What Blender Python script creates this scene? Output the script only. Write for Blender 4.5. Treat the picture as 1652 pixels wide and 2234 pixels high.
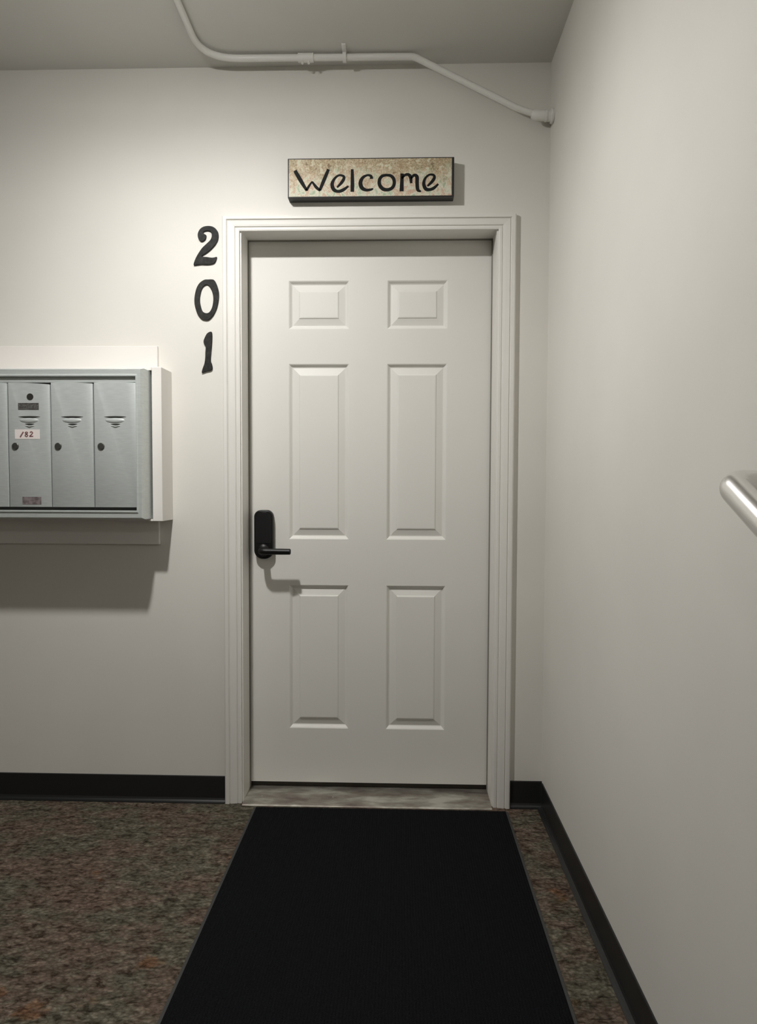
import bpy, bmesh, math, random
from mathutils import Vector, Matrix
random.seed(7)
for o in list(bpy.data.objects):
    bpy.data.objects.remove(o, do_unlink=True)
scene = bpy.context.scene
col = scene.collection
PI = math.pi

# ------------------------------------------------------------------ camera
YAW, PITCH, ROLL = 0.03003, 0.04108, 0.0035
cd = bpy.data.cameras.new('camera')
cam = bpy.data.objects.new('camera', cd)
col.objects.link(cam)
cy, sy, cp, sp = math.cos(YAW), math.sin(YAW), math.cos(PITCH), math.sin(PITCH)
fw = Vector((-sy * cp, cy * cp, -sp))
r0 = Vector((cy, sy, 0))
u0 = r0.cross(fw)
rr = math.cos(ROLL) * r0 + math.sin(ROLL) * u0
uu = -math.sin(ROLL) * r0 + math.cos(ROLL) * u0
M = Matrix((rr, uu, -fw)).transposed().to_4x4()
M.translation = Vector((0.1158, -2.51766, 1.19549))
cam.matrix_world = M
cd.sensor_fit = 'HORIZONTAL'
cd.sensor_width = 36.0
cd.lens = 36.0 * 1500.0 / 1652.0
cd.clip_start = 0.02
scene.camera = cam

# ------------------------------------------------------------------ world and exposure
w = bpy.data.worlds.new('world')
scene.world = w
w.use_nodes = True
w.node_tree.nodes['Background'].inputs[0].default_value = (0.8, 0.85, 0.9, 1)
w.node_tree.nodes['Background'].inputs[1].default_value = 0.02
vs = scene.view_settings
vs.view_transform = 'Standard'
vs.look = 'None'
vs.gamma = 1.0
vs.use_curve_mapping = False
vs.exposure = 0.50
BULB = 1080.0         # radiance of the frosted face of the flood bulb
BULB_COL = (1.0, 0.985, 0.965)

LAMP = (-0.565, -0.94)
H = 2.69             # ceiling height
XR = 0.648           # right wall
XL, YF = -4.6, -5.0

# ------------------------------------------------------------------ materials
def new_mat(name, color, rough=0.6, metal=0.0, spec=0.5, coat=0.0):
    m = bpy.data.materials.new(name)
    m.use_nodes = True
    b = m.node_tree.nodes['Principled BSDF']
    b.inputs['Base Color'].default_value = (*color, 1)
    b.inputs['Roughness'].default_value = rough
    b.inputs['Metallic'].default_value = metal
    b.inputs['Specular IOR Level'].default_value = spec
    b.inputs['Coat Weight'].default_value = coat
    return m

def nd(m, typ, **kw):
    n = m.node_tree.nodes.new(typ)
    for k, v in kw.items():
        setattr(n, k, v)
    return n

def lk(m, a, ai, b, bi):
    m.node_tree.links.new(a.outputs[ai], b.inputs[bi])

def P(m):
    return m.node_tree.nodes['Principled BSDF']

def coords(m, scale=(1, 1, 1)):
    tc = nd(m, 'ShaderNodeTexCoord')
    mp = nd(m, 'ShaderNodeMapping')
    mp.inputs['Scale'].default_value = scale
    lk(m, tc, 'Object', mp, 'Vector')
    return mp

def noise(m, vec, scale, detail=3, rough=0.5):
    n = nd(m, 'ShaderNodeTexNoise')
    n.inputs['Scale'].default_value = scale
    n.inputs['Detail'].default_value = detail
    n.inputs['Roughness'].default_value = rough
    lk(m, vec, 0, n, 'Vector')
    return n

def ramp(m, src, stops, out='Fac'):
    r = nd(m, 'ShaderNodeValToRGB')
    e = r.color_ramp.elements
    while len(e) < len(stops):
        e.new(0.5)
    for el, (p, c) in zip(e, stops):
        el.position = p
        el.color = (*c, 1)
    lk(m, src, out, r, 'Fac')
    return r

def bump(m, src, out, strength, dist):
    b = nd(m, 'ShaderNodeBump')
    b.inputs['Strength'].default_value = strength
    b.inputs['Distance'].default_value = dist
    lk(m, src, out, b, 'Height')
    lk(m, b, 0, P(m), 'Normal')
    return b

def painted(name, c, rough=0.55, var=0.03, bscale=260, bstr=0.12, spec=0.4):
    m = new_mat(name, c, rough, spec=spec)
    v = coords(m)
    n = noise(m, v, 1.6, 4)
    lo = tuple(x * (1 - var) for x in c)
    hi = tuple(min(1, x * (1 + var)) for x in c)
    r = ramp(m, n, [(0.35, lo), (0.65, hi)])
    lk(m, r, 0, P(m), 'Base Color')
    n2 = noise(m, v, bscale, 2)
    bump(m, n2, 0, bstr, 0.0006)
    return m

M_wall = painted('wall_paint', (0.74, 0.72, 0.665), 0.6)
M_ceil = painted('ceiling_paint', (0.66, 0.65, 0.61), 0.75)
M_trim = painted('trim_paint', (0.78, 0.76, 0.715), 0.45, 0.02, 90, 0.05)
M_door = painted('door_paint', (0.75, 0.735, 0.69), 0.5, 0.02, 120, 0.06)
M_cond = painted('painted_conduit', (0.78, 0.77, 0.73), 0.38, 0.03, 200, 0.05)
M_wood = painted('painted_wood', (0.80, 0.77, 0.73), 0.5, 0.04, 120, 0.12)
M_dark = new_mat('gap_dark', (0.02, 0.018, 0.014), 0.9)
M_strip = new_mat('weatherstrip_vinyl', (0.22, 0.21, 0.18), 0.6)
M_sweep = new_mat('door_sweep_rubber', (0.03, 0.025, 0.018), 0.7)
M_screw = new_mat('screw_steel', (0.55, 0.54, 0.5), 0.35, 1.0)

M_base = new_mat('black_vinyl', (0.014, 0.0145, 0.0145), 0.38, spec=0.5)
bump(M_base, noise(M_base, coords(M_base, (1, 1, 1)), 60, 2), 0, 0.1, 0.001)

# digits: charcoal cast metal with brushed wear
M_digit = new_mat('charcoal_metal', (0.03, 0.031, 0.03), 0.65, spec=0.3)
v = coords(M_digit)
r = ramp(M_digit, noise(M_digit, v, 70, 4, 0.7), [(0.4, (0.009, 0.009, 0.008)), (0.62, (0.024, 0.024, 0.022)), (0.78, (0.06, 0.06, 0.056))])
lk(M_digit, r, 0, P(M_digit), 'Base Color')
bump(M_digit, noise(M_digit, v, 120, 3), 0, 0.3, 0.001)

M_black = new_mat('black_lock', (0.004, 0.004, 0.004), 0.42, spec=0.35)
M_glass = new_mat('black_touch_glass', (0.004, 0.004, 0.006), 0.12, coat=0.5)

# anodised aluminium of the letter boxes, horizontally rolled
def alu(name, c, rough, metal=0.55, stretch=(1, 1, 12)):
    m = new_mat(name, c, rough, metal)
    v = coords(m, stretch)
    n = noise(m, v, 30, 3)
    r = ramp(m, n, [(0.3, tuple(x * 0.93 for x in c)), (0.7, tuple(min(1, x * 1.05) for x in c))])
    lk(m, r, 0, P(m), 'Base Color')
    bump(m, n, 0, 0.04, 0.001)
    return m
M_alu = alu('letterbox_aluminium', (0.60, 0.635, 0.62), 0.48, 0.3)
M_aluf = alu('letterbox_frame_aluminium', (0.60, 0.635, 0.615), 0.42, 0.35)
M_slot = new_mat('slot_shadow_dark', (0.03, 0.03, 0.027), 0.8)  # dark colour stands in for shade inside the slots and cabinet
M_lockcyl = new_mat('lock_cylinder', (0.11, 0.11, 0.10), 0.45, 0.7)
M_plate = new_mat('dark_name_plate', (0.10, 0.10, 0.09), 0.5)
v = coords(M_plate)
r = ramp(M_plate, noise(M_plate, v, 160, 3), [(0.4, (0.055, 0.05, 0.045)), (0.6, (0.13, 0.13, 0.12))])
lk(M_plate, r, 0, P(M_plate), 'Base Color')
M_tape = new_mat('faded_label_tape', (0.20, 0.165, 0.165), 0.6)
r = ramp(M_tape, noise(M_tape, coords(M_tape), 90, 3), [(0.4, (0.13, 0.105, 0.105)), (0.62, (0.25, 0.21, 0.21))])
lk(M_tape, r, 0, P(M_tape), 'Base Color')
M_paper = new_mat('sticker_paper', (0.80, 0.74, 0.70), 0.7)
M_ink = new_mat('sticker_ink', (0.22, 0.10, 0.10), 0.7)

# threshold: tarnished brushed aluminium
M_thr = new_mat('worn_aluminium', (0.5, 0.48, 0.43), 0.38, 0.75)
v = coords(M_thr, (1, 3, 1))
r = ramp(M_thr, noise(M_thr, v, 5, 5, 0.6), [(0.36, (0.24, 0.20, 0.175)), (0.5, (0.40, 0.37, 0.32)), (0.63, (0.68, 0.67, 0.59))])
lk(M_thr, r, 0, P(M_thr), 'Base Color')
bump(M_thr, noise(M_thr, v, 60, 2), 0, 0.15, 0.001)

M_steel = new_mat('brushed_steel', (0.72, 0.71, 0.69), 0.27, 1.0)
bump(M_steel, noise(M_steel, coords(M_steel, (1, 0.05, 0.05)), 300, 2), 0, 0.08, 0.0005)

# sign paper: mottled florals
M_sign = new_mat('mottled_floral_paper', (0.6, 0.55, 0.42), 0.6)
v = coords(M_sign)
n1 = noise(M_sign, v, 38, 5, 0.7)
r1 = ramp(M_sign, n1, [(0.38, (0.60, 0.58, 0.44)), (0.45, (0.52, 0.42, 0.26)), (0.50, (0.24, 0.155, 0.07)), (0.55, (0.56, 0.48, 0.31)), (0.62, (0.20, 0.13, 0.06))])
mp2 = coords(M_sign, (1.3, 1, 1))
n2 = noise(M_sign, mp2, 27, 5, 0.7)
n2.inputs['Distortion'].default_value = 0.8
r2 = ramp(M_sign, n2, [(0.38, (0.34, 0.46, 0.30)), (0.46, (0.68, 0.67, 0.55)), (0.52, (0.64, 0.60, 0.46)), (0.56, (0.54, 0.32, 0.24)), (0.62, (0.64, 0.58, 0.42))])
sepx = nd(M_sign, 'ShaderNodeSeparateXYZ')
lk(M_sign, v, 0, sepx, 0)
# print is browner in the upper half of the paper
mr = nd(M_sign, 'ShaderNodeMapRange')
mr.inputs['From Min'].default_value = -0.03
mr.inputs['From Max'].default_value = 0.045
mr.inputs['To Min'].default_value = 0.12
mr.inputs['To Max'].default_value = 0.9
add = nd(M_sign, 'ShaderNodeMath', operation='ADD')
sub = nd(M_sign, 'ShaderNodeMath', operation='MULTIPLY_ADD')
n3 = noise(M_sign, v, 14, 4, 0.7)
lk(M_sign, n3, 0, sub, 0)
sub.inputs[1].default_value = 0.24
sub.inputs[2].default_value = -0.12
lk(M_sign, sepx, 2, add, 0)
lk(M_sign, sub, 0, add, 1)
lk(M_sign, add, 0, mr, 'Value')
mx = nd(M_sign, 'ShaderNodeMixRGB')
lk(M_sign, mr, 0, mx, 0)
lk(M_sign, r2, 0, mx, 1)
lk(M_sign, r1, 0, mx, 2)
lk(M_sign, mx, 0, P(M_sign), 'Base Color')
M_signblk = new_mat('black_sign_paint', (0.018, 0.018, 0.017), 0.5)
M_signink = new_mat('black_brush_lettering', (0.008, 0.009, 0.0085), 0.7, spec=0.2)

# carpet: loop pile in olive grey and brown patches
def carpet_mat():
    m = new_mat('patterned_loop_carpet', (0.06, 0.05, 0.04), 0.95, spec=0.05)
    v = coords(m)
    # ragged colour patches, elongated across the corridor
    mpb = coords(m, (0.75, 1.25, 1))
    nb = noise(m, mpb, 4.2, 7, 0.72)
    rb = ramp(m, nb, [(0.38, (0.122, 0.114, 0.086)), (0.47, (0.126, 0.113, 0.085)), (0.53, (0.142, 0.109, 0.085)), (0.66, (0.150, 0.107, 0.084))])
    # woven blocks slightly darker and lighter
    wn = noise(m, v, 20, 3, 0.6)
    mixv = nd(m, 'ShaderNodeMixRGB', blend_type='ADD')
    mixv.inputs[0].default_value = 0.05
    lk(m, v, 0, mixv, 1)
    lk(m, wn, 1, mixv, 2)
    br = nd(m, 'ShaderNodeTexBrick')
    br.offset = 0.37
    br.inputs['Scale'].default_value = 11.0
    br.inputs['Color1'].default_value = (0.78, 0.78, 0.78, 1)
    br.inputs['Color2'].default_value = (1.12, 1.12, 1.12, 1)
    br.inputs['Mortar'].default_value = (0.9, 0.9, 0.9, 1)
    br.inputs['Mortar Size'].default_value = 0.004
    br.inputs['Mortar Smooth'].default_value = 1.0
    br.inputs['Brick Width'].default_value = 0.8
    br.inputs['Row Height'].default_value = 0.3
    lk(m, mixv, 0, br, 'Vector')
    mx1 = nd(m, 'ShaderNodeMixRGB', blend_type='MULTIPLY')
    mx1.inputs[0].default_value = 0.7
    lk(m, rb, 0, mx1, 1)
    lk(m, br, 0, mx1, 2)
    # yarn loops
    mp = coords(m, (1, 1.5, 1))
    warp = noise(m, mp, 45, 2, 0.5)
    wv2 = nd(m, 'ShaderNodeMixRGB', blend_type='ADD')
    wv2.inputs[0].default_value = 0.012
    lk(m, mp, 0, wv2, 1)
    lk(m, warp, 1, wv2, 2)
    vo = nd(m, 'ShaderNodeTexVoronoi', feature='F1')
    vo.inputs['Scale'].default_value = 78
    lk(m, wv2, 0, vo, 'Vector')
    r = ramp(m, vo, [(0.0, (1.45, 1.45, 1.45)), (0.35, (1.05, 1.05, 1.05)), (0.8, (0.45, 0.42, 0.38))], 'Distance')
    # dark scribbles between the tufts
    mps = coords(m, (1, 1.9, 1))
    ns = noise(m, mps, 27, 5, 0.72)
    ns.inputs['Distortion'].default_value = 0.6
    rs = ramp(m, ns, [(0.36, (0.32, 0.29, 0.26)), (0.46, (0.8, 0.79, 0.77)), (0.55, (1.1, 1.1, 1.1)), (0.68, (1.75, 1.75, 1.73))])
    m1 = nd(m, 'ShaderNodeMixRGB', blend_type='MULTIPLY')
    m1.inputs[0].default_value = 0.7
    lk(m, mx1, 0, m1, 1)
    lk(m, r, 0, m1, 2)
    m2 = nd(m, 'ShaderNodeMixRGB', blend_type='MULTIPLY')
    m2.inputs[0].default_value = 1.0
    lk(m, m1, 0, m2, 1)
    lk(m, rs, 0, m2, 2)
    nf = noise(m, coords(m, (1, 1, 1)), 6.5, 3, 0.6)
    rf = ramp(m, nf, [(0.645, (0, 0, 0)), (0.70, (1, 1, 1))])
    m3 = nd(m, 'ShaderNodeMixRGB', blend_type='MULTIPLY')
    m3.inputs[2].default_value = (1.2, 0.92, 0.72, 1)
    lk(m, rf, 0, m3, 0)
    lk(m, m2, 0, m3, 1)
    lk(m, m3, 0, P(m), 'Base Color')
    inv = nd(m, 'ShaderNodeMath', operation='SUBTRACT')
    inv.inputs[0].default_value = 1.0
    lk(m, vo, 'Distance', inv, 1)
    ad = nd(m, 'ShaderNodeMath', operation='ADD')
    lk(m, inv, 0, ad, 0)
    lk(m, ns, 0, ad, 1)
    bump(m, ad, 0, 1.0, 0.006)
    return m
M_carpet = carpet_mat()

def mat_mat():
    m = new_mat('black_ribbed_mat', (0.008, 0.009, 0.0105), 0.95, spec=0.08)
    v = coords(m)
    n = noise(m, v, 420, 3, 0.7)
    r = ramp(m, n, [(0.38, (0.0035, 0.004, 0.005)), (0.6, (0.010, 0.0105, 0.012)), (0.8, (0.022, 0.023, 0.026))])
    vo = nd(m, 'ShaderNodeTexVoronoi')
    vo.inputs['Scale'].default_value = 60
    lk(m, v, 0, vo, 'Vector')
    rv = ramp(m, vo, [(0.0, (0.03, 0.031, 0.035)), (0.06, (0, 0, 0))], 'Distance')
    ad = nd(m, 'ShaderNodeMixRGB', blend_type='ADD')
    ad.inputs[0].default_value = 0.5
    lk(m, r, 0, ad, 1)
    lk(m, rv, 0, ad, 2)
    lk(m, ad, 0, P(m), 'Base Color')
    wv = nd(m, 'ShaderNodeTexWave')
    wv.inputs['Scale'].default_value = 40
    wv.inputs['Distortion'].default_value = 1.5
    lk(m, v, 0, wv, 'Vector')
    a2 = nd(m, 'ShaderNodeMath', operation='ADD')
    lk(m, wv, 1, a2, 0)
    lk(m, n, 0, a2, 1)
    bump(m, a2, 0, 0.9, 0.003)
    return m
M_mat = mat_mat()
M_matedge = new_mat('mat_rubber_edge', (0.035, 0.035, 0.033), 0.7)

M_bulb = new_mat('lit_frosted_bulb', (0.9, 0.9, 0.9), 0.5)
P(M_bulb).inputs['Emission Color'].default_value = (*BULB_COL, 1)
P(M_bulb).inputs['Emission Strength'].default_value = BULB
M_bulb_fill = new_mat('added_fill_bulb', (0.9, 0.9, 0.9), 0.5)  # weaker emitter for the added fill lamp
P(M_bulb_fill).inputs['Emission Color'].default_value = (*BULB_COL, 1)
P(M_bulb_fill).inputs['Emission Strength'].default_value = BULB * 0.30
M_white = new_mat('white_plastic', (0.8, 0.8, 0.78), 0.4)

# ------------------------------------------------------------------ geometry helpers
def link(name, me, mat, parent=None):
    o = bpy.data.objects.new(name, me)
    col.objects.link(o)
    if mat is not None and not me.materials:
        me.materials.append(mat)
    if parent is not None:
        o.parent = parent
    return o

def obj(name, bm, mat, parent=None, smooth=None, origin=None):
    """mesh object in world coordinates, origin moved to `origin` (world)"""
    bmesh.ops.recalc_face_normals(bm, faces=bm.faces)
    me = bpy.data.meshes.new(name)
    pw = Vector((0, 0, 0))
    q = parent
    while q is not None:
        pw += q.location
        q = q.parent
    if origin is None:
        origin = pw
    origin = Vector(origin)
    bmesh.ops.translate(bm, verts=bm.verts, vec=-origin)
    bm.to_mesh(me)
    bm.free()
    if smooth is not None:
        me.polygons.foreach_set('use_smooth', [True] * len(me.polygons))
        me.set_sharp_from_angle(angle=math.radians(smooth))
    o = link(name, me, mat, parent)
    o.location = origin - pw
    return o

def empty(name, loc):
    o = bpy.data.objects.new(name, None)
    o.empty_display_size = 0.05
    col.objects.link(o)
    o.location = loc
    return o

def tag(o, label=None, cat=None, group=None, kind=None):
    if label: o['label'] = label
    if cat: o['category'] = cat
    if group: o['group'] = group
    if kind: o['kind'] = kind
    return o

def box(bm, x0, x1, y0, y1, z0, z1, bev=0.0, seg=2):
    vs_ = [bm.verts.new((x, y, z)) for z in (z0, z1) for y in (y0, y1) for x in (x0, x1)]
    fs = [(0, 2, 3, 1), (4, 5, 7, 6), (0, 1, 5, 4), (2, 6, 7, 3), (0, 4, 6, 2), (1, 3, 7, 5)]
    faces = [bm.faces.new([vs_[i] for i in f]) for f in fs]
    if bev > 0:
        es = list({e for f in faces for e in f.edges})
        bmesh.ops.bevel(bm, geom=es, offset=bev, segments=seg, profile=0.5, affect='EDGES')
    return bm

def newbox(*a, **k):
    return box(bmesh.new(), *a, **k)

def tube(bm, pts, rad, seg=20, cap=True):
    """round tube through pts; rad is a number or one per point"""
    pts = [Vector(p) for p in pts]
    n = len(pts)
    rads = rad if isinstance(rad, (list, tuple)) else [rad] * n
    rings = []
    ref = None
    for i, p in enumerate(pts):
        a = pts[max(i - 1, 0)]
        b = pts[min(i + 1, n - 1)]
        t = (b - a)
        if i > 0 and i < n - 1:
            t = (pts[i + 1] - p).normalized() + (p - pts[i - 1]).normalized()
        t.normalize()
        if ref is None:
            ref = Vector((0, 0, 1)) if abs(t.z) < 0.9 else Vector((1, 0, 0))
        nn = (ref - t * ref.dot(t)).normalized()
        ref = nn
        bb = t.cross(nn)
        rings.append([bm.verts.new(p + (nn * math.cos(k * 2 * PI / seg) + bb * math.sin(k * 2 * PI / seg)) * rads[i]) for k in range(seg)])
    for i in range(n - 1):
        for k in range(seg):
            bm.faces.new([rings[i][k], rings[i][(k + 1) % seg], rings[i + 1][(k + 1) % seg], rings[i + 1][k]])
    if cap:
        bm.faces.new(rings[0][::-1])
        bm.faces.new(rings[-1])
    return bm

def fillet_path(pts, rads, n=10):
    """polyline with its inner corners rounded"""
    pts = [Vector(p) for p in pts]
    out = [pts[0]]
    for i in range(1, len(pts) - 1):
        p = pts[i]
        a = (pts[i - 1] - p)
        b = (pts[i + 1] - p)
        la, lb = a.length, b.length
        a.normalize(); b.normalize()
        ang = a.angle(b)
        d = min(rads[i - 1] / math.tan(ang / 2), la * 0.49, lb * 0.49)
        s, e = p + a * d, p + b * d
        for k in range(n + 1):
            t = k / n
            out.append(s * (1 - t) ** 2 + p * 2 * t * (1 - t) + e * t * t)
    out.append(pts[-1])
    return out

def lathe(bm, prof, center, axis='z', seg=40):
    """prof: (radius, height) pairs along the axis"""
    rings = []
    c = Vector(center)
    for r_, h in prof:
        ring = []
        for k in range(seg):
            a = 2 * PI * k / seg
            u, v_ = max(r_, 1e-5) * math.cos(a), max(r_, 1e-5) * math.sin(a)
            d = {'z': (u, v_, h), 'y': (u, h, v_), 'x': (h, u, v_)}[axis]
            ring.append(bm.verts.new(c + Vector(d)))
        rings.append(ring)
    for i in range(len(rings) - 1):
        for k in range(seg):
            bm.faces.new([rings[i][k], rings[i][(k + 1) % seg], rings[i + 1][(k + 1) % seg], rings[i + 1][k]])
    bm.faces.new(rings[0][::-1])
    bm.faces.new(rings[-1])
    bmesh.ops.remove_doubles(bm, verts=bm.verts, dist=1e-6)
    return bm

def sweep(bm, prof, path_fn, nsec):
    """prof points -> world positions at each section (path_fn(i, p)), closed profile with end caps"""
    rings = [[bm.verts.new(path_fn(i, p)) for p in prof] for i in range(nsec)]
    m_ = len(prof)
    for i in range(nsec - 1):
        for k in range(m_):
            bm.faces.new([rings[i][k], rings[i][(k + 1) % m_], rings[i + 1][(k + 1) % m_], rings[i + 1][k]])
    bm.faces.new(rings[0][::-1])
    bm.faces.new(rings[-1])
    return bm

def catmull(pts, n=5, closed=True):
    out = []
    N = len(pts)
    rng = range(N) if closed else range(N - 1)
    for i in rng:
        if closed:
            p0, p1, p2, p3 = (Vector(pts[(i + k) % N]) for k in (-1, 0, 1, 2))
        else:
            p0, p1, p2, p3 = (Vector(pts[min(max(i + k, 0), N - 1)]) for k in (-1, 0, 1, 2))
        for k in range(n):
            t = k / n
            out.append(0.5 * ((2 * p1) + (p2 - p0) * t + (2 * p0 - 5 * p1 + 4 * p2 - p3) * t * t + (3 * p1 - p0 - 3 * p2 + p3) * t ** 3))
    if not closed:
        out.append(Vector(pts[-1]))
    return out

def extruded(name, loops, yf, yb, mat, parent=None, bevel=0.0015, origin=None):
    """filled outline(s) (lists of (x,z) in the wall's plane) with thickness from yb (back) to yf (front)"""
    cu = bpy.data.curves.new(name, 'CURVE')
    cu.dimensions = '2D'
    cu.fill_mode = 'BOTH'
    for lp in loops:
        s = cu.splines.new('POLY')
        s.points.add(len(lp) - 1)
        for q, (x, z) in zip(s.points, lp):
            q.co = (x, z, 0, 1)
        s.use_cyclic_u = True
    half = abs(yb - yf) / 2
    cu.extrude = max(half - bevel, 1e-4)
    cu.bevel_depth = bevel
    cu.bevel_resolution = 2
    cu.offset = -bevel
    tmp = bpy.data.objects.new('tmp', cu)
    col.objects.link(tmp)
    dg = bpy.context.evaluated_depsgraph_get()
    dg.update()
    me = bpy.data.meshes.new_from_object(tmp.evaluated_get(dg))
    bpy.data.objects.remove(tmp, do_unlink=True)
    bm = bmesh.new()
    bm.from_mesh(me)
    bpy.data.meshes.remove(me)
    mid = (yf + yb) / 2
    for v_ in bm.verts:
        x, z, h = v_.co
        v_.co = (x, mid - h, z)
    return obj(name, bm, mat, parent, smooth=40, origin=origin)

def brush(bm, pts, widths, yf, yb, n=6):
    """hand-painted stroke of varying width in the wall plane, slightly domed"""
    P3 = [(x, z, w_) for (x, z), w_ in zip(pts, widths)]
    c = catmull(P3, n, closed=False) if len(P3) > 2 else [Vector(P3[0]).lerp(Vector(P3[1]), t / 6) for t in range(7)]
    A, B, C_, D = [], [], [], []
    for i, q in enumerate(c):
        a, b = c[max(i - 1, 0)], c[min(i + 1, len(c) - 1)]
        t = Vector((b.x - a.x, b.y - a.y)).normalized()
        nx, nz = -t.y, t.x
        w_ = q.z / 2
        A.append(bm.verts.new((q.x + nx * w_, yb, q.y + nz * w_)))
        B.append(bm.verts.new((q.x + nx * w_ * 0.8, yf, q.y + nz * w_ * 0.8)))
        C_.append(bm.verts.new((q.x - nx * w_ * 0.8, yf, q.y - nz * w_ * 0.8)))
        D.append(bm.verts.new((q.x - nx * w_, yb, q.y - nz * w_)))
    rows = [A, B, C_, D]
    for i in range(len(c) - 1):
        for k in range(4):
            bm.faces.new([rows[k][i], rows[(k + 1) % 4][i], rows[(k + 1) % 4][i + 1], rows[k][i + 1]])
    bm.faces.new([r_[0] for r_ in rows])
    bm.faces.new([r_[-1] for r_ in rows][::-1])
    return bm

def struct(name, bm, mat, **k):
    o = obj(name, bm, mat, **k)
    o['kind'] = 'structure'
    return o

# ------------------------------------------------------------------ room shell
struct('floor', newbox(XL, XR, YF, 0.0, -0.1, 0.0), M_carpet)
struct('ceiling', newbox(XL - 0.1, XR + 0.1, YF - 0.1, 0.2, H, H + 0.1), M_ceil)
OX, OZ = 0.482, 2.134      # rough opening
bm = bmesh.new()
box(bm, XL, -OX, 0, 0.2, -0.1, H)
box(bm, OX, XR, 0, 0.2, -0.1, H)
box(bm, -OX, OX, 0, 0.2, OZ, H)
struct('wall_back', bm, M_wall)
struct('wall_right', newbox(XR, XR + 0.1, YF, 0.2, -0.1, H), M_wall)
struct('wall_left', newbox(XL - 0.1, XL, YF, 0.2, -0.1, H), M_wall)
struct('wall_front', newbox(XL, XR, YF - 0.1, YF, -0.1, H), M_wall)

# vinyl cove baseboards: flat face, rounded top lip and a small toe at the carpet
HB = 0.0986
cove = [(0, 0), (0.019, 0), (0.0192, 0.0025), (0.012, 0.0048), (0.0065, 0.009), (0.004, 0.016), (0.004, HB - 0.002), (0.0028, HB), (0, HB)]
bm = bmesh.new()
sweep(bm, cove, lambda i, p: ((XL, -0.531)[i], -p[0], p[1]), 2)
struct('baseboard_left', bm, M_base)
bm = bmesh.new()
sweep(bm, cove, lambda i, p: ((0.531, XR - 0.0)[i], -p[0], p[1]), 2)
struct('baseboard_back', bm, M_base)
bm = bmesh.new()
sweep(bm, cove, lambda i, p: (XR - p[0], (-0.0192, YF)[i], p[1]), 2)
struct('baseboard_right', bm, M_base)

# ------------------------------------------------------------------ door casing (trim) with mitred moulded boards
CI, CW, CT, CTH = 0.467, 0.062, 2.107, 0.053
cas = [(0.0, 0.0), (0.0, 0.009), (0.08, 0.0105), (0.20, 0.0105), (0.235, 0.0075), (0.28, 0.0122), (0.40, 0.0135), (0.60, 0.0145),
       (0.65, 0.0150), (0.69, 0.0115), (0.75, 0.0180), (0.92, 0.0185), (0.98, 0.0165), (1.0, 0.013), (1.0, 0.0)]
tr = empty('trim_1', (0, 0, 0))
tr['kind'] = 'structure'
for s, top in ((-1, 0), (1, 0)):
    bm = bmesh.new()
    sweep(bm, cas, lambda i, p: (s * (CI + CW * p[0]), -p[1], 0.0 if i == 0 else CT + CTH * p[0]), 2)
    obj('side_casing', bm, M_trim, tr)
bm = bmesh.new()
sweep(bm, cas, lambda i, p: ((-1, 1)[i] * (CI + CW * p[0]), -p[1], CT + CTH * p[0]), 2)
obj('head_casing', bm, M_trim, tr)

# ------------------------------------------------------------------ door: jamb, slab with six raised panels, weatherstrip, sweep, smart lock
JX, JZ, DY = 0.462, 2.113, 0.115
door = empty('door_1', (0, DY, 0))
door['kind'] = 'structure'
for s in (-1, 1):
    a, b = sorted((s * JX, s * (OX - 0.002)))
    obj('jamb', newbox(a, b, 0.0, 0.2, 0.0, OZ - 0.002), M_trim, door)
obj('head_jamb', newbox(-JX, JX, 0.0, 0.2, JZ, OZ - 0.002), M_trim, door)

DX, Z0, Z1 = 0.459, 0.030, 2.110
cols_ = [(-0.308, -0.077), (0.067, 0.295)]
rows_ = [(0.243, 0.804), (0.981, 1.651), (1.782, 1.964)]
def slab():
    bm = bmesh.new()
    xs = [-DX] + [v for c in cols_ for v in c] + [DX]
    zs = [Z0] + [v for c in rows_ for v in c] + [Z1]
    g = {}
    for i, x in enumerate(xs):
        for j, z in enumerate(zs):
            g[i, j] = bm.verts.new((x, DY, z))
    for i in range(len(xs) - 1):
        for j in range(len(zs) - 1):
            q = [g[i, j], g[i + 1, j], g[i + 1, j + 1], g[i, j + 1]]
            if i in (1, 3) and j in (1, 3, 5):
                prev = q
                # inset, depth : ogee down, flat, slope up, little step, raised field
                for ins, dep in ((0.002, 0.0008), (0.005, 0.0030), (0.009, 0.0080), (0.0125, 0.0108), (0.0150, 0.0112), (0.0395, 0.0042), (0.0418, 0.0014), (0.045, 0.0004)):
                    x0, x1, z0, z1 = xs[i] + ins, xs[i + 1] - ins, zs[j] + ins, zs[j + 1] - ins
                    cur = [bm.verts.new(p) for p in ((x0, DY + dep, z0), (x1, DY + dep, z0), (x1, DY + dep, z1), (x0, DY + dep, z1))]
                    for k in range(4):
                        bm.faces.new([prev[k], prev[(k + 1) % 4], cur[(k + 1) % 4], cur[k]])
                    prev = cur
                bm.faces.new(prev)
            else:
                bm.faces.new(q)
    # sides and back
    border = [g[i, 0] for i in range(len(xs))] + [g[len(xs) - 1, j] for j in range(1, len(zs))] + \
             [g[i, len(zs) - 1] for i in range(len(xs) - 2, -1, -1)] + [g[0, j] for j in range(len(zs) - 2, 0, -1)]
    back = [bm.verts.new((v_.co.x, DY + 0.044, v_.co.z)) for v_ in border]
    n = len(border)
    for k in range(n):
        bm.faces.new([border[k], border[(k + 1) % n], back[(k + 1) % n], back[k]])
    bm.faces.new(back)
    return bm
obj('door_slab', slab(), M_door, door)
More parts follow.
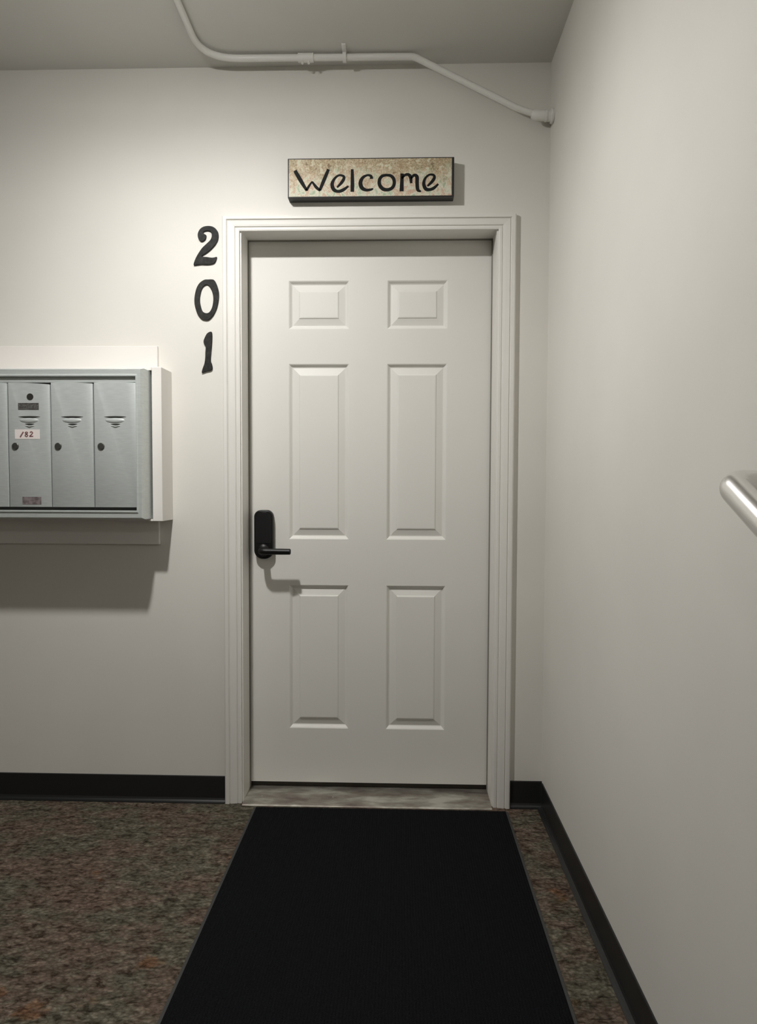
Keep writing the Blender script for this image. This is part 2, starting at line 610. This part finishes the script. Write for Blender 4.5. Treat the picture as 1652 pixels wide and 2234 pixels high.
# weatherstrip bead in the corner between jamb and slab
bm = bmesh.new()
for s in (-1, 1):
    a, b = sorted((s * JX, s * (JX - 0.0035)))
    box(bm, a, b, DY - 0.010, DY, 0.01, JZ)
box(bm, -JX, JX, DY - 0.010, DY, JZ - 0.003, JZ)
obj('weatherstrip', bm, M_strip, door)
obj('door_sweep', newbox(-DX, DX, DY + 0.012, DY + 0.030, 0.009, Z0), M_sweep, door)

# smart lock on the slab
LX, LZ0, LZ1 = -0.4015, 0.9065, 1.0935
lock = empty('smart_lock', (0, 0, 0))
lock.parent = door
lock.location = (LX, 0, 1.0)
lock['label'] = 'black keypad door lock with lever'
def capsule(hw, z0, z1, rtop, rbot, n=10):
    pts = []
    for cx, cz, r_, a0 in ((LX + hw - rtop, z1 - rtop, rtop, 0), (LX - hw + rtop, z1 - rtop, rtop, 90), (LX - hw + rbot, z0 + rbot, rbot, 180), (LX + hw - rbot, z0 + rbot, rbot, 270)):
        for k in range(n + 1):
            a = math.radians(a0 + 90 * k / n)
            pts.append((cx + r_ * math.cos(a), cz + r_ * math.sin(a)))
    return pts
extruded('lock_body', [capsule(0.0365, LZ0, LZ1, 0.026, 0.033)], DY - 0.030, DY, M_black, lock, bevel=0.005)
extruded('keypad_glass', [capsule(0.029, LZ0 + 0.060, LZ1 - 0.008, 0.022, 0.004)], DY - 0.0315, DY - 0.028, M_glass, lock, bevel=0.001)
bm = bmesh.new()
LVZ = 0.9415
lathe(bm, [(0.024, 0), (0.024, -0.006), (0.021, -0.010), (0.0125, -0.013), (0.0115, -0.048), (0.0, -0.048)], (LX, DY - 0.029, LVZ), 'y', 32)
obj('lever_rose', bm, M_black, lock, smooth=40)
bm = bmesh.new()
pts = fillet_path([(LX, DY - 0.040, LVZ), (LX, DY - 0.087, LVZ), (LX + 0.1105, DY - 0.086, LVZ - 0.001)], [0.018])
tube(bm, pts + [Vector((LX + 0.1130, DY - 0.086, LVZ - 0.001))], [0.0125] * (len(pts) - 1) + [0.0122, 0.009], 20)
for v_ in bm.verts:
    if v_.co.x > LX + 0.018:
        v_.co.z = LVZ + (v_.co.z - LVZ) * 0.92
lever = obj('lever_handle', bm, M_black, lock, smooth=50)

# ------------------------------------------------------------------ threshold
th = empty('threshold', (0, 0.05, 0))
tag(th, 'worn metal door threshold with patchy tarnish under the white door', 'threshold')
prof = [(-0.034, 0.0), (-0.034, 0.003), (-0.029, 0.0058), (-0.020, 0.0075), (0.060, 0.0085), (0.085, 0.0085), (0.180, 0.0085), (0.180, 0.0)]
bm = bmesh.new()
sweep(bm, prof, lambda i, p: ((-0.4615, 0.4615)[i], p[0], p[1]), 2)
obj('threshold_plate', bm, M_thr, th)
for x in (-0.40, -0.13, 0.13, 0.40):
    bm = bmesh.new()
    lathe(bm, [(0.004, 0), (0.0036, 0.0008), (0.0, 0.0009)], (x, 0.035, 0.0080), 'z', 14)
    obj('screw', bm, M_screw, th, smooth=40)

# ------------------------------------------------------------------ floor mat
fm = empty('floor_mat', (0.052, -1.7, 0))
tag(fm, 'long black ribbed runner mat leading to the door', 'mat')
MX0, MX1, MY0, MY1 = -0.414, 0.517, -0.046, -3.1
obj('mat_pile', newbox(MX0 + 0.009, MX1 - 0.009, MY1 + 0.009, MY0 - 0.004, 0.0005, 0.0075, bev=0.002), M_mat, fm)
bm = bmesh.new()
for a, b, c, d in ((MX0, MX0 + 0.010, MY1, MY0), (MX1 - 0.010, MX1, MY1, MY0)):
    box(bm, a, b, c, d, 0.0, 0.0045, bev=0.0015)
box(bm, MX0, MX1, MY1, MY1 + 0.010, 0.0, 0.0045, bev=0.0015)
obj('mat_border', bm, M_matedge, fm)

# ------------------------------------------------------------------ house numbers, traced as cast outlines
def dg(pts):
    return [(-0.672 + px / 6.57 * 0.00168, 2.149 - py / 6.57 * 0.001665) for px, py in pts]
two = [(205, 225), (215, 170), (250, 120), (310, 92), (390, 90), (450, 115), (490, 165), (502, 225), (490, 290), (455, 350), (400, 410), (340, 460), (275, 500), (262, 520),
       (330, 525), (400, 535), (440, 532), (475, 525), (468, 560), (445, 605), (400, 625), (330, 632), (250, 628), (180, 638), (145, 638), (150, 600), (175, 540), (215, 470),
       (270, 395), (340, 330), (385, 285), (405, 235), (400, 185), (375, 160), (330, 155), (290, 170), (292, 195), (325, 215), (325, 250), (305, 285), (265, 305), (225, 285)]
zero_o = [(295, 848), (350, 843), (430, 848), (470, 910), (495, 990), (503, 1060), (495, 1150), (470, 1250), (420, 1350), (360, 1410), (310, 1420), (250, 1400), (195, 1330),
          (160, 1230), (150, 1140), (160, 1050), (185, 960), (230, 890)]
zero_i = [(335, 915), (365, 935), (400, 1000), (420, 1080), (420, 1160), (400, 1250), (360, 1310), (310, 1320), (265, 1290), (240, 1220), (228, 1140), (235, 1060), (260, 970), (300, 925)]
one = [(375, 1585), (400, 1600), (402, 1700), (395, 1800), (385, 1900), (380, 2000), (396, 2050), (404, 2110), (375, 2140), (320, 2150), (260, 2172), (250, 2160), (262, 2110),
       (288, 2040), (300, 1960), (303, 1880), (308, 1800), (288, 1765), (278, 1720), (300, 1660), (330, 1610)]
for loops, word, place in (([two], 'two', 'topmost of the column of three beside the door frame'),
                           ([zero_o, zero_i], 'zero', 'in the middle of the column beside the door frame'),
                           ([one], 'one', 'lowest of the column of three beside the door frame')):
    L = [[(p.x, p.y) for p in catmull([(x, z, 0) for x, z in dg(l)], 4)] for l in loops]
    cx = sum(p[0] for p in L[0]) / len(L[0])
    cz = sum(p[1] for p in L[0]) / len(L[0])
    o = extruded('house_number', L, -0.007, 0.0, M_digit, bevel=0.0012, origin=(cx, 0, cz))
    tag(o, 'charcoal house number %s, %s' % (word, place), 'house number', 'house number digits beside the door')

# ------------------------------------------------------------------ welcome sign
sg = empty('welcome_sign', (0.008, 0, 2.277))
tag(sg, 'small rectangular Welcome plaque with mottled floral face and black edges above the door', 'sign')
SX0, SX1, SZ0, SZ1 = -0.285, 0.304, 2.2085, 2.3455
obj('plaque', newbox(SX0, SX1, -0.043, 0.0, SZ0, SZ1, bev=0.0015), M_signblk, sg)
obj('printed_face', newbox(SX0 + 0.0045, SX1 - 0.0085, -0.0442, -0.042, SZ0 + 0.0035, SZ1 - 0.004, bev=0.0004), M_sign, sg, origin=(0.008, -0.043, 2.277))
def sc(p):
    return (-0.2805 + (p[0] - 115) * 4.33e-4, 2.3425 - (p[1] - 98) * 4.33e-4)
letters = [
    ('letter_w', [([(165, 190), (215, 275), (262, 352)], [24, 26, 16]), ([(258, 350), (290, 300), (308, 278)], [18, 14, 10]), ([(306, 280), (340, 325), (372, 352)], [12, 20, 16]), ([(368, 352), (400, 275), (440, 182)], [18, 24, 20])]),
    ('letter_e', [([(510, 328), (545, 292), (566, 258), (560, 236), (522, 232), (486, 262), (470, 305), (484, 345), (520, 360), (560, 348), (604, 318)], [12, 20, 20, 16, 14, 18, 24, 24, 20, 22, 12])]),
    ('letter_l', [([(634, 184), (636, 275), (635, 364)], [18, 24, 24])]),
    ('letter_c', [([(792, 262), (788, 240), (760, 232), (722, 250), (702, 290), (712, 330), (745, 350), (785, 348), (806, 340)], [22, 18, 14, 20, 26, 26, 20, 16, 10])]),
    ('letter_o', [([(918, 232), (880, 240), (858, 268), (858, 308), (884, 342), (925, 350), (962, 334), (978, 300), (972, 262), (948, 238), (914, 233)], [16, 20, 22, 24, 24, 22, 22, 22, 22, 20, 16])]),
    ('letter_m', [([(1042, 222), (1040, 290), (1038, 364)], [22, 24, 28]), ([(1040, 262), (1062, 236), (1090, 230), (1110, 250), (1116, 300)], [14, 16, 20, 22, 16]), ([(1114, 262), (1138, 236), (1162, 248), (1164, 300), (1170, 352), (1196, 366)], [14, 18, 24, 24, 22, 10])]),
    ('letter_e', [([(1248, 324), (1282, 292), (1304, 258), (1296, 236), (1262, 234), (1230, 262), (1218, 305), (1234, 345), (1266, 352), (1300, 340), (1336, 308)], [12, 20, 20, 16, 14, 16, 22, 24, 20, 20, 12])]),
]
for nm, strokes in letters:
    bm = bmesh.new()
    for pts, wd in strokes:
        brush(bm, [sc(p) for p in pts], [q * 1.32 * 4.33e-4 for q in wd], -0.0452, -0.0438)
    cxs = [sc(p)[0] for pts, _ in strokes for p in pts]
    obj(nm, bm, M_signink, sg, origin=(sum(cxs) / len(cxs), -0.0445, 2.26))

# ------------------------------------------------------------------ painted wooden surround with backing board, and the letter box bank in it
sr = empty('mailbox_surround', (-1.24, 0, 1.33))
tag(sr, 'white painted wooden surround on a backing board holding the mailboxes', 'wooden surround')
SL, SR_, SB, ST, SY = -1.76, -0.721, 1.060, 1.602, -0.112
obj('backing_board', newbox(-1.80, -0.768, -0.016, -0.0004, 0.969, 1.694, bev=0.0015), M_wood, sr)
obj('side_board', newbox(SR_ - 0.0345, SR_, SY, -0.0006, SB, ST, bev=0.0015), M_wood, sr)
obj('side_board', newbox(SL, SL + 0.0345, SY, -0.0165, SB, ST, bev=0.0015), M_wood, sr)
obj('top_board', newbox(SL + 0.0346, SR_ - 0.0347, SY, -0.0165, 1.5905, ST, bev=0.001), M_wood, sr)
obj('bottom_board', newbox(SL + 0.0346, SR_ - 0.0347, SY, -0.0165, SB, 1.0675, bev=0.001), M_wood, sr)

FY = -0.188           # front of the aluminium frame
mb = empty('mailbox_unit', (-1.24, 0, 1.33))
tag(mb, 'grey aluminium bank of narrow letter boxes set in the wooden surround', 'mailbox')
BX0, BX1, BZ0, BZ1 = -1.722, -0.7625, 1.0695, 1.5880
# hollow frame: bars with a stepped inner lip, mitred
def frame():
    bm = bmesh.new()
    # (inset, y) of the profile, closed
    prof = [(0.0, -0.030), (0.000, FY + 0.024), (0.0055, FY), (0.020, FY), (0.0225, FY - 0.003), (0.0265, FY - 0.003), (0.0275, FY + 0.001), (0.0275, -0.030)]
    X0, X1, A0, A1 = BX0, BX1, BZ0, BZ1
    corners = [(X0, A0, 1, 1), (X1, A0, -1, 1), (X1, A1, -1, -1), (X0, A1, 1, -1)]
    rings = []
    for cx, cz, dx, dz in corners:
        rings.append([bm.verts.new((cx + dx * i * (0.76 if dx < 0 else 1.0), y, cz + dz * i * 1.12)) for i, y in prof])
    n = len(prof)
    for a in range(4):
        r1_, r2_ = rings[a], rings[(a + 1) % 4]
        for k in range(n):
            bm.faces.new([r1_[k], r2_[k], r2_[(k + 1) % n], r1_[(k + 1) % n]])
    return bm
obj('frame', frame(), M_aluf, mb)
obj('cabinet_back', newbox(BX0 + 0.0278, BX1 - 0.0212, FY + 0.014, -0.020, BZ0 + 0.031, BZ1 - 0.031), M_slot, mb)
obj('header_rail', newbox(BX0 + 0.028, BX1 - 0.0214, FY + 0.006, FY + 0.0135, 1.538, BZ1 - 0.0312, bev=0.001), M_aluf, mb)

DW, DZ0, DZ1 = 0.1447, 1.1115, 1.5370
def crescent(cx, cz, wd, th_, n=12):
    top = [(cx - wd / 2 + wd * k / n, cz + th_ * 0.25 * math.sin(PI * k / n)) for k in range(n + 1)]
    bot = [(cx + wd / 2 - wd * k / n, cz - th_ * 0.75 * math.sin(PI * k / n)) for k in range(1, n)]
    return top + bot
def door_panel(x0, parent, tilt=0.0):
    bm = bmesh.new()
    yf, yb = FY + 0.0035, FY + 0.0125
    n = 14
    prof = []
    for k in range(n + 1):
        t = k / n
        prof.append((x0 + DW * t, DZ1 + 0.0022 * math.sin(PI * t) - tilt * t))
    outline = [(x0, DZ0), (x0 + DW, DZ0)] + prof[::-1]
    f = [bm.verts.new((x, yf, z)) for x, z in outline]
    b = [bm.verts.new((x, yb, z)) for x, z in outline]
    bm.faces.new(f)
    bm.faces.new(b[::-1])
    for k in range(len(f)):
        bm.faces.new([f[k], b[k], b[(k + 1) % len(f)], f[(k + 1) % len(f)]])
    fe = [e for e in bm.edges if all(abs(v_.co.y - yf) < 1e-6 for v_ in e.verts)]
    bmesh.ops.bevel(bm, geom=fe, offset=0.0016, segments=2, profile=0.5, affect='EDGES')
    d = obj('letterbox_door', bm, M_alu, parent, smooth=35, origin=(x0 + DW / 2, FY + 0.0080, 1.325))
    cx = x0 + DW / 2
    # finger pull: slot above an embossed shell
    extruded('mail_slot', [crescent(cx + 0.001, 1.4215, 0.078, 0.0085)], FY + 0.0028, FY + 0.0060, M_slot, d, bevel=0.0003)
    bm = bmesh.new()
    lathe(bm, [(1.0, 0), (0.92, -0.35), (0.7, -0.75), (0.35, -0.97), (0.0, -1.0)], (0, 0, 0), 'y', 28)
    for v_ in bm.verts:
        v_.co = Vector((cx + v_.co.x * 0.034, FY + 0.0036 + v_.co.y * 0.0028, 1.4085 + v_.co.z * 0.0085))
    obj('pull_shell', bm, M_alu, d, smooth=60)
    extruded('finger_slit', [crescent(cx + 0.002, 1.3965, 0.034, 0.0065)], FY + 0.0028, FY + 0.0060, M_slot, d, bevel=0.0003)
    bm = bmesh.new()
    tube(bm, [(cx - 0.014, FY + 0.0032, 1.3905), (cx + 0.002, FY + 0.0020, 1.3880), (cx + 0.018, FY + 0.0032, 1.3905)], [0.0008, 0.0022, 0.0008], 10)
    obj('slit_lip', bm, M_alu, d, smooth=60)
    bm = bmesh.new()
    lathe(bm, [(0.0118, 0.0), (0.0118, -0.003), (0.0102, -0.0046), (0.0, -0.0046)], (x0 + 0.0235, FY + 0.0040, 1.3205), 'y', 24)
    box(bm, x0 + 0.0155, x0 + 0.0235, FY - 0.0014, FY + 0.0000, 1.3196, 1.3216)
    obj('lock_cylinder', bm, M_lockcyl, d, smooth=35)
    return d
doors = []
x = -0.7845 - DW
tilts = [0.001, 0.003, 0.006, 0.001, -0.001, 0.001]
for k in range(6):
    doors.append(door_panel(x, mb, tilts[k]))
    x -= DW + 0.0045
    if x < BX0 + 0.02:
        break
# the labelled box: peephole, name plate, numbered sticker, tape
d3 = doors[2]
bm = bmesh.new()
lathe(bm, [(0.0115, 0.0), (0.0115, -0.0012), (0.0, -0.0012)], (-1.1505, FY + 0.0038, 1.489), 'y', 24)
obj('dark_round_hole', bm, M_dark, d3, smooth=35)
obj('name_plate', newbox(-1.1925, -1.1205, FY + 0.0020, FY + 0.0040, 1.4455, 1.4680, bev=0.0006), M_plate, d3)
bm = bmesh.new()
box(bm, -1.2055, -1.1190, FY + 0.0028, FY + 0.0038, 1.3450, 1.3775)
st = obj('number_sticker', bm, M_paper, d3)
st['label'] = 'pinkish white paper sticker with handwritten number'
st.rotation_euler = (0, 0, 0)
bm = bmesh.new()
W_ = 0.0044
KX, KZ = -1.1640, 1.3610
def scribble(pts, w_):
    brush(bm, [(KX + a, KZ + b) for a, b in pts], [w_] * len(pts), FY + 0.0022, FY + 0.0032)
scribble([(-0.0230, -0.0100), (-0.0115, 0.0085)], 0.0055)
scribble([(-0.0010, 0.0080), (-0.0050, 0.0045), (0.0035, -0.0035), (-0.0010, -0.0080), (-0.0055, -0.0035), (0.0030, 0.0045), (-0.0012, 0.0082)], 0.0040)
scribble([(0.0115, 0.0060), (0.0165, 0.0085), (0.0205, 0.0045), (0.0150, -0.0025), (0.0105, -0.0070), (0.0225, -0.0066)], W_)
wr = obj('handwritten_number', bm, M_ink, d3)
obj('label_tape', newbox(-1.1830, -1.1170, FY + 0.0028, FY + 0.0040, 1.1200, 1.1465, bev=0.0003), M_tape, d3)

# ------------------------------------------------------------------ conduit under the ceiling
cdt = empty('electrical_conduit', (0, -0.07, 2.67))
tag(cdt, 'painted metal conduit running along the ceiling edge and bending down to the right wall', 'conduit')
RC = 0.0112
cz = H - 0.0165
path = fillet_path([(LAMP[0], LAMP[1] + 0.052, H - 0.028), (LAMP[0], LAMP[1] + 0.13, cz), (-0.578, -0.078, cz), (0.160, -0.072, cz), (0.515, -0.048, 2.510), (0.600, -0.046, 2.4815), (0.6478, -0.046, 2.479)],
                   [0.05, 0.13, 0.06, 0.12, 0.1], 12)
bm = bmesh.new()
tube(bm, path, RC, 20)
obj('conduit_pipe', bm, M_cond, cdt, smooth=50)
bm = bmesh.new()
ax = -0.2155
tube(bm, [(ax - 0.027, -0.0748, cz), (ax + 0.027, -0.0744, cz)], 0.0150, 20)
for dx in (-0.012, 0.010):
    tube(bm, [(ax + dx, -0.0748, cz - 0.012), (ax + dx, -0.079, cz - 0.0215)], 0.0042, 12)
obj('conduit_coupling', bm, M_cond, cdt, smooth=40)
bm = bmesh.new()
ax = -0.081
tube(bm, [(ax - 0.006, -0.0738, cz), (ax + 0.006, -0.0738, cz)], 0.0175, 20)
box(bm, ax - 0.007, ax + 0.007, -0.125, -0.0738, H - 0.0055, H - 0.0002, bev=0.0006)
obj('pipe_strap', bm, M_cond, cdt, smooth=40)
bm = bmesh.new()
tube(bm, [(0.572, -0.046, 2.4868), (0.582, -0.046, 2.4845), (0.618, -0.046, 2.4812), (0.6182, -0.046, 2.4812), (0.6245, -0.046, 2.4808), (0.6248, -0.046, 2.4808), (0.6385, -0.046, 2.4800), (0.6388, -0.046, 2.4800), (0.6475, -0.046, 2.4796)],
     [0.0125, 0.0178, 0.0178, 0.0195, 0.0195, 0.0180, 0.0180, 0.0240, 0.0240], 24)
obj('wall_connector', bm, M_cond, cdt, smooth=40)

# ------------------------------------------------------------------ ceiling lampholders with an LED bulb (the first one lights the door, the conduit feeds it; the second is added fill)
def bulb_lamp(x, y, label, glow):
    la = empty('ceiling_lamp', (x, y, H))
    tag(la, label, 'ceiling lamp')
    bm = bmesh.new()
    lathe(bm, [(0.052, 0.0), (0.052, -0.046), (0.050, -0.050), (0.0, -0.050)], (x, y, H - 0.0003), 'z', 40)
    obj('junction_box', bm, M_cond, la, smooth=40)
    bm = bmesh.new()
    lathe(bm, [(0.056, 0.0), (0.056, -0.006), (0.034, -0.016), (0.030, -0.036), (0.024, -0.040), (0.0, -0.040)], (x, y, H - 0.0505), 'z', 40)
    obj('lampholder', bm, M_white, la, smooth=40)
    bm = bmesh.new()
    lathe(bm, [(0.013, 0.0), (0.0165, -0.016), (0.030, -0.044), (0.0425, -0.060), (0.0455, -0.070), (0.0445, -0.0745), (0.0, -0.0745)], (x, y, H - 0.0907), 'z', 48)
    b = obj('bulb_collar', bm, M_white, la, smooth=40)
    bm = bmesh.new()
    prof = [(0.0, 0.0)] + [(0.0440 * math.cos(math.radians(a)), -0.0005 - 0.0102 * math.sin(math.radians(a))) for a in range(0, 90, 9)] + [(0.0, -0.0107)]
    lathe(bm, prof, (x, y, H - 0.1653), 'z', 48)
    obj('lit_bulb', bm, glow, b, smooth=50)
    return la
bulb_lamp(LAMP[0], LAMP[1], 'bare flood bulb ceiling lamp on a round box above the mailboxes', M_bulb)

bulb_lamp(-0.6, -4.2, 'added unseen fill bulb farther back along the corridor ceiling', M_bulb_fill)  # unseen lamp added behind the camera to fill the shadows on the back wall

# ------------------------------------------------------------------ stair handrail returning to the right wall
hr = empty('handrail', (0.548, -1.61, 1.199))
tag(hr, 'brushed steel tubular handrail on the right wall', 'handrail')
RX, RY, RZ = 0.5500, -1.603, 1.196
bm = bmesh.new()
dirn = Vector((0, -1.0, -0.50)).normalized()
endp = Vector((RX, RY, RZ)) + dirn * 1.15
pts = fillet_path([(XR - 0.0005, RY, RZ), (RX, RY, RZ), tuple(endp), (XR - 0.0005, endp.y, endp.z)], [0.020, 0.020], 14)
tube(bm, pts, 0.0188, 32)
obj('rail_tube', bm, M_steel, hr, smooth=50)
for p in (Vector((XR - 0.0005, RY, RZ)), Vector((XR - 0.0005, endp.y, endp.z))):
    bm = bmesh.new()
    lathe(bm, [(0.034, 0.0), (0.034, -0.004), (0.031, -0.006), (0.0, -0.006)], p, 'x', 32)
    obj('wall_flange', bm, M_steel, hr, smooth=40)
